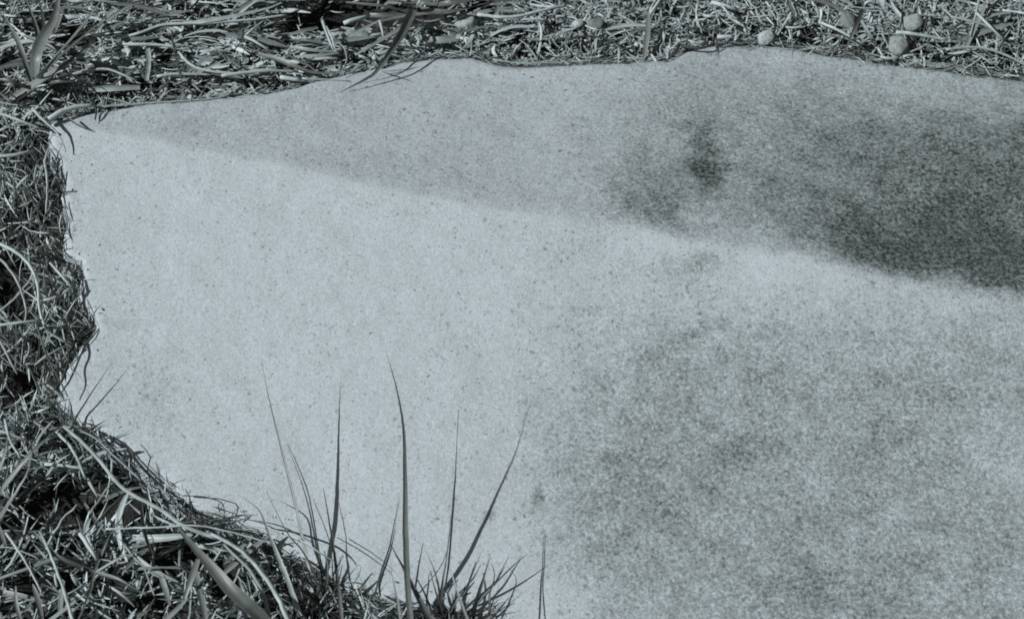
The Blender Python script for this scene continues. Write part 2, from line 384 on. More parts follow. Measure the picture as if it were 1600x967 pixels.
# far left part of the back strip: long pale straws lying roughly along the rock
n = 1900; A = sample(n, BOX, lambda X, Y, s: (s < 0.001) & (Y < 215) & (X < 780))
batch('straw_litter', place(A, -0.009, 0.002), np.where(rng.random(n) < .7, nrm(0.08, 0.3, n), rng.uniform(0, 6.28, n)), nrm(0, 0.10, n), rng.gamma(3, 0.011, n)+0.010, 0.0010+0.0045*rng.random(n)**2,
      nrm(0, 0.10, n), nrm(0, 0.05, n), nrm(0, 0.5, n), tones(n, 0.26, (0.03, 0.12), (0.30, 0.60)), 6, blunt=4, fold=0.15,
      label='matted pale straw lying along the back edge of the rock, upper left', cat='straw', kind='stuff')
# right part: short curled pale fibres
n = 5200; A = sample(n, BOX, lambda X, Y, s: (s < -0.003) & (Y < 260) & (X > 620))
batch('curled_litter', place(A, -0.007, 0.002), rng.uniform(0, 2*math.pi, n), nrm(0, 0.12, n), rng.gamma(3, 0.007, n)+0.007, 0.0006+0.0024*rng.random(n)**2,
      nrm(0, 0.07, n), nrm(0, 0.05, n), nrm(0, 0.35, n), tones(n, 0.18, (0.05, 0.14), (0.30, 0.56)), 6, blunt=4, fold=0.12,
      label='tangle of short curled dry grass behind the rock, upper right', cat='dead grass', kind='stuff')
# fine chaff everywhere
n = 13000; A = sample(n, BOX, lambda X, Y, s: (s < -0.002) & (Y < 200))
batch('pale_chaff', place(A, -0.007, 0.0005), rng.uniform(0, 2*math.pi, n), nrm(0, 0.12, n), rng.gamma(2.5, 0.0028, n)+0.003, rng.uniform(0.0008, 0.0036, n),
      nrm(0, 0.10, n), nrm(0, 0.08, n), nrm(0, 0.25, n), tones(n, 0.10, (0.08, 0.16), (0.26, 0.48)), 4, blunt=3, fold=0.1,
      label='pale flaky chaff filling the litter behind the rock', cat='chaff', kind='stuff')
n = 13000; A = sample(n, BOX, anyc)
batch('fine_chaff', place(A, -0.024, -0.007), rng.uniform(0, 2*math.pi, n), nrm(0, 0.3, n), rng.gamma(2.5, 0.003, n)+0.003, rng.uniform(0.0005, 0.0018, n),
      nrm(0, 0.22, n), nrm(0, 0.12, n), nrm(0, 0.7, n), tones(n, 0.45, (0.025, 0.12), (0.14, 0.42)), 4,
      label='fine dark chaff and crumbs between the straws around the rock', cat='chaff', kind='stuff')
# left bank: matted grass hanging towards the rock
n = 3000; A = sample(n, BOX, leftc)
batch('matted_grass', place(A, -0.014, 0.003), np.where(rng.random(n) < .65, nrm(-1.25, 0.55, n), rng.uniform(0, 6.28, n)), nrm(-0.15, 0.22, n), rng.gamma(3.5, 0.007, n)+0.008, rng.uniform(0.0008, 0.0026, n),
      nrm(0, 0.07, n), nrm(-0.03, 0.06, n), nrm(0, 0.6, n), tones(n, 0.38, (0.04, 0.13), (0.22, 0.50)), 6, blunt=3,
      label='dark matted grass hanging down to the left edge of the rock', cat='matted grass', kind='stuff')
# lower left: short leaves standing out of dark gaps
nc = 540; A = sample(nc, BOX, lambda X, Y, s: lowc(X, Y, s) & (s < -0.006))
A = np.repeat(A, 11, axis=0); n = len(A)
P = place(A, -0.020, -0.012); yw = rng.uniform(0, 2*math.pi, n); rr = 0.0035*np.sqrt(rng.random(n)); P[:, 0] += rr*np.cos(yw); P[:, 1] += rr*np.sin(yw)
batch('short_turf', P, yw+nrm(0, 0.3, n), rng.uniform(0.35, 1.45, n), rng.gamma(5, 0.0034, n)+0.008, rng.uniform(0.0014, 0.0038, n),
      nrm(0, 0.08, n), nrm(-0.08, 0.12, n), nrm(0, 0.5, n), tones(n, 0.18, (0.04, 0.12), (0.36, 0.62)), 5, base=True, taper=2.8,
      label='short turf of narrow leaves with dark gaps, lower left corner', cat='turf', kind='stuff')
n = 900; A = sample(n, BOX, lambda X, Y, s: lowc(X, Y, s) & (s < -0.004))
batch('turf_straw', place(A, -0.010, 0.006), rng.uniform(0, 2*math.pi, n), nrm(0, 0.25, n), rng.gamma(4, 0.006, n)+0.010, rng.uniform(0.0008, 0.0026, n),
      nrm(0, 0.05, n), nrm(0, 0.05, n), nrm(0, 0.6, n), tones(n, 0.2, (0.04, 0.12), (0.30, 0.54)), 5,
      label='thin dry straws caught in the turf, lower left corner', cat='straw', kind='stuff')
# dark wiry roots and threads that follow the rock's edge
m = len(OP); seg = []
for i in range(m):
    if OUT[i, 0] > 1800 or OUT[i, 1] > 1000: continue
    a_, b_ = OP[i], OP[(i+1) % m]; L_ = np.linalg.norm(b_-a_)
    if L_ > 0.3: continue
    for _ in range(int(L_/0.0014)+1):
        t_ = rng.random(); p = a_+(b_-a_)*t_; d = (b_-a_)/L_; nn = np.array([d[1], -d[0]])
        seg.append((*(p-nn*0), math.atan2(d[1], d[0]), *nn))
seg = np.array(seg); 
mid = OP[:30].mean(0)
off = rng.normal(0.0, 0.0042, len(seg))
cen = np.array([OP[:, 0].mean(), OP[:, 1].mean()])
x = seg[:, 0]+seg[:, 3]*off; y = seg[:, 1]+seg[:, 4]*off
s = sdist(x, y); keep = (s < 0.0055); x, y, s, yaw = x[keep], y[keep], s[keep], seg[keep, 2]; n = len(x)
X, Y = project(np.stack([x, y, R(x, y)], -1)); isleft = (X < 300) & (Y > 200)
batch('edge_threads', np.stack([x, y, R(x, y)-0.003+rng.uniform(-0.005, 0.006, n)], -1), yaw+nrm(0, 0.36, n)+np.where(isleft, nrm(0, .5, n), 0), nrm(0, 0.12, n), (rng.gamma(3, 0.007, n)+0.006)*np.where(isleft, 0.6, 1), rng.uniform(0.0004, 0.0016, n),
      nrm(0, 0.07, n), nrm(0, 0.05, n), nrm(0, 0.6, n), np.where(isleft | (Y > 600), tones(n, 0.8, (0.02, 0.08), (0.1, 0.3)), tones(n, 0.28, (0.03, 0.10), (0.22, 0.46))), 6,
      label='thin dark roots and threads following the edge of the rock', cat='roots', kind='stuff')
n = 150; A = sample(n, BOX, lambda X, Y, s: (s < 0.010) & (s > -0.006) & (X < 1600) & (Y < 970))
batch('edge_straws', np.stack([A[:, 0], A[:, 1], R(A[:, 0], A[:, 1])+0.0015], -1), nrm(0.0, 0.6, n)+np.where((A[:, 3] < 300) & (A[:, 4] > 200), -1.0, 0), nrm(0, 0.05, n), rng.gamma(3, 0.006, n)+0.008, rng.uniform(0.0006, 0.0018, n),
      nrm(0, 0.06, n), nrm(0, 0.04, n), nrm(0, 0.4, n), tones(n, 0.3, (0.05, 0.12), (0.25, 0.5)), 5,
      label='thin straws straying onto the rim of the rock', cat='straw', kind='stuff')
n = 420; A = sample(n, BOX, lambda X, Y, s: (s < 0.045) & (s > 0) & (X < 1650) & (Y < 970) & (rng.random(len(s)) < np.exp(-s/0.012)))
batch('crumbs', np.stack([A[:, 0], A[:, 1], R(A[:, 0], A[:, 1])-0.011*(1-np.sqrt(np.clip(1-(1-np.clip(A[:, 2]/0.014, 0, 1))**2, 0, 1)))+0.0012], -1), rng.uniform(0, 6.28, n), nrm(0, 0.1, n), rng.uniform(0.001, 0.005, n), rng.uniform(0.0006, 0.0018, n),
      nrm(0, 0.1, n), nrm(0, 0.1, n), nrm(0, 0.4, n), tones(n, 0.6, (0.04, 0.14), (0.2, 0.4)), 3,
      label='crumbs of soil and chaff strewn on the rim of the rock', cat='crumbs', kind='stuff')
# sparse cover beyond the picture
n = 26000; A = sample(n, (-1.8, 1.9, -1.5, 1.6), lambda X, Y, s: (s < -0.004) & ((X < -120) | (X > 1750) | (Y < -120) | (Y > 1080)))
batch('outlying_grass', place(A, -0.02, 0.0), rng.uniform(0, 6.28, n), nrm(0.3, 0.35, n), rng.gamma(4, 0.012, n)+0.015, rng.uniform(0.0015, 0.004, n),
      nrm(0, 0.2, n), nrm(0, 0.1, n), nrm(0, 0.6, n), tones(n, 0.4), 5, label='dry grass beyond the edges of the picture around the rock', cat='grass', kind='stuff')

# ------------------------------------------------------------------ single fibres
def curve(pts, n):
    """Catmull-Rom through (x, y, z) points"""
    P = np.array(pts, float)
    if len(P) == 2: return P[0]+(P[1]-P[0])*np.linspace(0, 1, n)[:, None]
    E = np.vstack([2*P[0]-P[1], P, 2*P[-1]-P[-2]])
    seglen = np.linalg.norm(np.diff(P, axis=0), axis=1); cum = np.r_[0, np.cumsum(seglen)]/seglen.sum()
    out = []
    for u in np.linspace(0, 1, n):
        i = min(np.searchsorted(cum, u, side='right')-1, len(P)-2); t = (u-cum[i])/(cum[i+1]-cum[i])
        p0, p1, p2, p3 = E[i:i+4]
        out.append(0.5*((2*p1)+(-p0+p2)*t+(2*p0-5*p1+4*p2-p3)*t*t+(-p0+3*p1-3*p2+p3)*t**3))
    return np.array(out)
def fibre_mesh(name, C, wd, kind, tone, roll=0.0, seed=0):
    r = np.random.default_rng(seed); n = len(C)
    T = np.gradient(C, axis=0); T /= np.linalg.norm(T, axis=1)[:, None]
    S = np.cross(T, [0, 0, 1.0]); S /= np.maximum(np.linalg.norm(S, axis=1), 1e-6)[:, None]
    Nn = np.cross(S, T)
    tone = np.asarray(tone)*np.ones(n); wd = np.asarray(wd)*np.ones(n)
    if kind == 'leaf':
        rl = roll+0.35*np.sin(np.linspace(0, 3, n)+r.uniform(0, 6))
        S2 = S*np.cos(rl)[:, None]+Nn*np.sin(rl)[:, None]; N2 = np.cross(S2, T)
        c = np.array([-.5, -.27, 0, .27, .5]); hgt = np.array([0, -.10, -.20, -.10, 0])+0.0
        V = (C[:, None]+S2[:, None]*(c[None, :]*wd[:, None])[..., None]+N2[:, None]*(hgt[None, :]*wd[:, None])[..., None])
        vein = np.array([1.0, 0.80, 1.08, 0.76, .95])*(1+0.1*r.standard_normal(5))
        tn = tone[:, None]*vein[None, :]*(1+0.08*r.standard_normal((n, 1))); k = 5
        b = (np.arange(n-1)*k)[:, None, None]+np.arange(k-1)[None, :, None]
        q = (b+np.array([0, 1, k+1, k])).reshape(-1, 4)
    else:
        k = 6; a = np.arange(k)*2*math.pi/k
        V = C[:, None]+(S[:, None]*np.cos(a)[None, :, None]+Nn[:, None]*np.sin(a)[None, :, None])*(wd*0.5)[:, None, None]
        tn = tone[:, None]*(1+0.10*r.standard_normal((1, k)))*(1+0.12*r.standard_normal((n, 1)))
        b = (np.arange(n-1)*k)[:, None]
        j = np.arange(k)[None, :]; jn = (j+1) % k
        q = np.stack([b+j, b+jn, b+k+jn, b+k+j], -1).reshape(-1, 4)
        caps = [[0, 2, 1, 0]]
        e0 = [[0, 5, 4, 3], [0, 3, 2, 1]]; o = (n-1)*k; e1 = [[o, o+1, o+2, o+3], [o, o+3, o+4, o+5]]
        q = np.vstack([q, e0, e1])
    return make_mesh(name, V.reshape(-1, 3), q, np.clip(tn, 0.01, 0.55).ravel(), M_LEAF if kind == 'leaf' else M_STRAW)
hero_n = [0]
def pxm(P): return np.linalg.norm(P-CAM, axis=-1)*TH/800
def fibre(name, pts, wpx, kind='stem', tone=0.35, taper=(1.0, 0.6), tone2=None, label=None, cat=None, parent=None, group=None, n=None, lifted=True):
    """pts: (x, y, height over the rock plane in mm), wpx: width; taper: relative width at start and end"""
    hero_n[0] += 1
    p = np.array(pts, float)
    P = at(p[:, 0], p[:, 1], p[:, 2]/1000.0)
    lift = 0.0055*sstep(0.006, 0.022, -sdist(P[:, 0], P[:, 1])) if lifted else 0
    P = at(p[:, 0], p[:, 1], p[:, 2]/1000.0+lift)
    L = np.linalg.norm(np.diff(P, axis=0), axis=1).sum()
    n = n or int(np.clip(L/0.006, 5, 26))
    C = curve(P, n); r = np.random.default_rng(hero_n[0]+500)
    C[1:-1, :2] += (0.00012 if kind == 'leaf' else 0.0002)*r.standard_normal((n-2, 2))
    u = np.linspace(0, 1, n)
    if kind == 'leaf':
        prof = np.interp(u, [0, .35, 1], [taper[0], max(taper[0], taper[1], 1.0 if max(taper) >= 1 else .9), taper[1]])
    else: prof = taper[0]+(taper[1]-taper[0])*u
    wd = np.maximum(prof*wpx, 0.35)*pxm(C)
    tn = tone if tone2 is None else tone+(tone2-tone)*u
    base = C[0].copy()
    me = fibre_mesh(name, C-base, wd, kind, tn, r.normal(0, .25), hero_n[0])
    o = link(name, me, parent, label, cat, group)
    o.location = base if parent is None else base-np.array(parent.location)
    return o
def plant(name, px, label, cat, group=None):
    e = bpy.data.objects.new(name, None); COL.objects.link(e); e.empty_display_size = 0.01
    e.location = at(px[0], px[1], -0.015); e['label'] = label; e['category'] = cat
    if group: e['group'] = group
    return e
B, Mt, Dk = 0.44, 0.20, 0.055

# --- broad-leaved grass plant, upper left
p = plant('grass_plant', (55, 135), 'broad-leaved grass plant with arching grey blades in the upper left corner', 'grass plant')
for pts, wd, tn in [
    ([(55,130,10),(55,92,35),(66,60,42),(84,30,45),(94,-12,40)], 13, .21), ([(58,128,12),(72,104,36),(118,53,40),(165,-8,38)], 9, .22),
    ([(60,130,12),(80,100,28),(124,62,33),(170,24,26)], 9, .15), ([(18,156,6),(62,126,20),(99,102,30),(138,72,26)], 12, .19),
    ([(60,118,12),(35,99,26),(-10,107,24)], 10, .15), ([(62,100,12),(58,50,36),(38,-8,40)], 6, .18), ([(62,95,14),(68,40,36),(60,-6,38)], 5, .07),
    ([(50,140,8),(20,160,14),(-8,138,18)], 6, .06), ([(50,142,10),(25,158,22),(42,176,15)], 6, .07), ([(52,138,8),(20,128,26),(-12,122,24)], 7, .13),
    ([(98,110,12),(125,124,22),(146,140,18),(168,159,7)], 5, .05), ([(56,132,10),(90,128,24),(120,128,20)], 6, .10), ([(50,130,12),(30,70,36),(4,20,40)], 6, .14)]:
    fibre('blade', [(a, b, c*1.15+3) for a, b, c in pts], wd*1.5, 'leaf', tn, (.75, .12) if pts[0][2] < 20 else (.6, .2), parent=p)
# --- plant whose blades arch over the back edge
p = plant('grass_plant', (652, 8), 'grey-leaved grass plant arching forward over the middle of the back edge', 'grass plant')
for pts, wd, tn, tp in [
    ([(648,6,10),(640,28,30),(624,60,34),(604,90,26),(588,112,14),(575,122,9),(531,145,3)], 12, .15, (.8, .04)),
    ([(650,14,10),(625,43,26),(590,66,20),(557,85,10)], 11, .20, (.8, .25)), ([(640,18,12),(600,24,18),(577,24,14)], 11, .14, (.8, .5)),
    ([(650,14,10),(690,19,22),(725,14,22),(765,4,16)], 11, .12, (.8, .2)), ([(645,14,12),(628,4,30),(604,-8,30)], 7, .16, (.7, .3)),
    ([(645,15,12),(660,5,30),(682,-10,30)], 7, .17, (.7, .3)), ([(655,6,10),(700,6,28),(760,-6,30)], 9, .10, (.7, .3)),
    ([(645,18,10),(612,72,22),(596,106,12),(560,130,3)], 5, .06, (.8, .05)), ([(596,112,8),(618,119,4),(643,127,2)], 1.6, .05, (1, .3)),
    ([(640,20,10),(600,10,22),(540,4,18)], 8, .13, (.7, .2)), ([(600,112,8),(640,108,3),(670,100,2)], 1.3, .06, (1, .3))]:
    fibre('blade', [(a, b, c*1.1+(4 if c > 8 else 0)) for a, b, c in pts], wd*(1.3 if wd > 4 else 1), 'leaf', tn, tp, parent=p)
# --- sprawling dark leaves, lower left
p = plant('grass_plant', (150, 890), 'low grass plant with wide grey blades in the turf of the lower left corner', 'grass plant')
for pts, wd, tn, tp in [
    ([(146,892,6),(93,871,26),(52,830,22)], 9, .13, (.7, .2)), ([(148,892,6),(97,871,20),(47,886,24),(-8,906,20)], 9, .20, (.7, .5)),
    ([(150,893,8),(185,905,18),(228,930,12)], 6, .17, (.8, .2)), ([(148,890,8),(165,850,22),(180,815,16)], 5, .08, (.8, .2)),
    ([(147,893,8),(138,930,24),(120,972,28)], 6, .16, (.8, .3)), ([(150,893,8),(190,870,18),(235,857,12)], 4, .28, (.8, .2))]:
    fibre('blade', pts, wd, 'leaf', tn, tp, parent=p)
p = plant('grass_plant', (8, 800), 'tall-leaved grass plant leaning in from the left border below the rock corner', 'grass plant')
for pts, wd, tn, tp in [
    ([(-20,840,5),(11,790,38),(40,744,52),(50,705,48)], 9, .17, (1, .2)), ([(-15,790,5),(14,750,36),(54,702,48),(99,661,34)], 10, .21, (.9, .15)),
    ([(-10,800,5),(10,740,36),(12,690,40)], 5, .08, (.8, .2)), ([(-16,760,10),(4,720,38),(12,680,36)], 7, .22, (.8, .2))]:
    fibre('blade', pts, wd, 'leaf', tn, tp, parent=p)
# --- big dark leaf at the bottom
fibre('grass_leaf', [(425,985,14),(400,956,34),(362,922,44),(330,885,42),(298,848,34),(268,812,18)], 19, 'leaf', .115, (1.1, .08), label='widest dark pointed blade rising from the bottom border towards upper left', cat='grass leaf')

# --- tall stalks in front of the pale rock: two tufts, plus dark strips laid as cast shadows
p = plant('grass_tuft', (497, 930), 'tuft of tall thin stalks standing before the rock, left of the two tufts', 'grass tuft', 'tufts with tall stalks at the lower edge of the rock')
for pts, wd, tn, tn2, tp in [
    ([(488,925,4),(484,895,13),(464,800,32),(437,690,50),(420,620,62),(408,559,72)], 4.4, .30, .10, (1.3, .05)),
    ([(510,945,2),(497,868,1),(480,782,1),(463,732,1),(447,692,1)], 2.8, .06, .09, (1.1, .15)),  # flat dark strip on the rock, modelled as a stalk's cast shadow
    ([(536,985,8),(525,885,10),(517,830,12),(505,761,10)], 5.0, .16, .10, (1.2, .12)),
    ([(470,962,8),(449,905,26),(424,843,34),(405,797,38),(372,772,34)], 6.5, .46, .20, (1.1, .1)),
    ([(500,935,2),(492,900,14),(500,868,18)], 4, .05, .05, (1, .3)), ([(508,930,2),(512,890,16),(507,860,18)], 5, .04, .04, (1, .3)),
    ([(500,930,2),(480,905,16),(470,880,18)], 4, .05, .05, (1, .3)), ([(515,935,2),(530,905,14),(535,880,16)], 3, .05, .05, (1, .3)),
    ([(523,878,18),(495,860,26),(467,843,26),(420,826,20),(388,822,12)], 3.4, .34, .36, (.5, 1)),
    ([(505,938,2),(478,868,22),(449,832,34),(416,767,38)], 2.4, .06, .06, (1, .3)), ([(470,846,10),(440,832,14),(404,815,12),(350,806,6)], 2.4, .05, .06, (1, .3)),
    ([(610,893,4),(570,864,8),(527,839,10)], 2.0, .06, .06, (.6, .8))]:  # thin dark strip added as a shadow line across the rock
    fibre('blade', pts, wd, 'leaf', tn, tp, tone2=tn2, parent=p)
p = plant('grass_tuft', (690, 962), 'tuft with one long upright blade and dark stubs, right of the two tufts', 'grass tuft', 'tufts with tall stalks at the lower edge of the rock')
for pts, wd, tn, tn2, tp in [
    ([(644,985,4),(638,930,26),(634,850,56),(633,735,86),(630,662,105),(618,600,122),(603,548,140)], 7.2, .12, .12, (1.3, .04)),
    ([(690,990,6),(660,945,18),(635,895,26),(609,848,30)], 9, .18, .08, (1.2, .10)), ([(626,985,8),(620,930,26),(611,888,32)], 4.5, .34, .22, (1.1, .2)),
    ([(734,978,6),(715,925,24),(703,888,30)], 4.2, .36, .28, (1.1, .3)), ([(686,960,4),(691,915,20),(698,870,26)], 5, .06, .05, (1.1, .2)),
    ([(686,960,2),(703,826,1),(712,722,1),(716,640,1)], 1.9, .06, .16, (1.2, .15)),  # near-flat dark strip, geometry standing in for a blade's shadow
    ([(738,945,4),(770,915,18),(800,885,26),(824,865,28)], 3.2, .06, .06, (1.2, .2)), ([(740,950,4),(752,915,18),(766,868,28)], 5.5, .04, .05, (1.1, .15)),
    ([(700,962,4),(716,930,16),(738,905,20),(752,880,22)], 4, .04, .05, (1.1, .2)), ([(724,955,4),(732,915,20),(752,862,26)], 3, .05, .05, (1, .2)),
    ([(770,975,4),(764,935,18),(773,900,20),(768,880,14)], 3, .10, .08, (1, .3)), ([(648,925,4),(655,880,18),(661,848,22)], 3, .05, .05, (1, .3)),
    ([(585,930,2),(598,885,1),(609,852,1),(624,776,1)], 2.6, .06, .08, (1.2, .1)), ([(556,930,2),(568,912,8),(582,894,10)], 5, .04, .05, (1, .3)),  # first entry: dark strip laid as a broken shadow; the other is a stub
    ([(842,985,6),(845,920,1),(848,878,1),(850,826,1)], 2.4, .05, .08, (1.2, .15)), ([(680,970,2),(665,930,14),(650,900,16)], 4, .10, .06, (1, .3)),  # first entry: low dark strip shaped as a shadow; the other is a blade
    ([(695,970,2),(680,920,18),(672,890,20)], 3.5, .06, .05, (1, .3)), ([(760,975,2),(775,945,10),(790,940,8)], 3, .06, .05, (1, .3)),
    ([(712,964,2),(700,925,14),(716,905,14)], 5, .035, .04, (1, .3)), ([(730,964,2),(722,935,14),(736,925,14)], 6, .035, .04, (1, .3))]:
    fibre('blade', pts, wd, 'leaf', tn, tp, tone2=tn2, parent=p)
fibre('grass_stalk', [(112,668,4),(120,650,7),(142,615,12),(170,573,15)], 3.2, 'stem', .05, (1.2, .15), label='short dark stalk leaning right over the rock at its lower left corner', cat='grass stalk')

# --- stuff of short dark sprigs rooted along the lower edge
n = 420
A = sample(n, BOX, lambda X, Y, s: (s < 0.004) & (s > -0.030) & (Y > 640) & (X < 830))
batch('dark_sprigs', np.stack([A[:, 0], A[:, 1], R(A[:, 0], A[:, 1])-0.008], -1), rng.uniform(0, 6.28, n), rng.uniform(0.5, 1.4, n), rng.gamma(4, 0.0036, n)+0.004, rng.uniform(0.0008, 0.0018, n),
      nrm(0, 0.25, n), nrm(0, 0.2, n), nrm(0, 0.7, n), tones(n, 0.9, (0.02, 0.06), (0.1, 0.2)), 5, base=True,
      label='short dark sprigs growing along the lower edge of the rock', cat='sprigs', kind='stuff')

# --- dense dark foot of the two tufts
for nm_, cx_, cy_, sx_, n in (('left', 505, 925, 26, 24), ('right', 708, 950, 34, 34)):
    ang = rng.normal(0, 0.55, n); X0 = cx_+rng.normal(0, sx_, n); Y0 = cy_+18+rng.uniform(-6, 16, n)
    A_ = at(X0, Y0, -0.004); k_ = sdist(A_[:, 0], A_[:, 1]) < 0.012; A_ = A_[k_]; n = len(A_); ang = ang[k_]+(X0[k_]-cx_)/sx_*0.25
    batch('dark_stubs', A_, math.pi/2-ang*1.3, rng.uniform(0.5, 1.35, n), rng.gamma(5, 0.005, n)+0.006, rng.uniform(0.0014, 0.0030, n),
          nrm(0, 0.06, n), nrm(0, 0.12, n), nrm(0, 0.4, n), tones(n, 0.85, (0.02, 0.06), (0.14, 0.3)), 6, base=True, taper=1.8, material=M_LEAF,
          label=f'dense dark stubs at the foot of the {nm_} tuft of tall stalks', cat='stubs', kind='stuff')

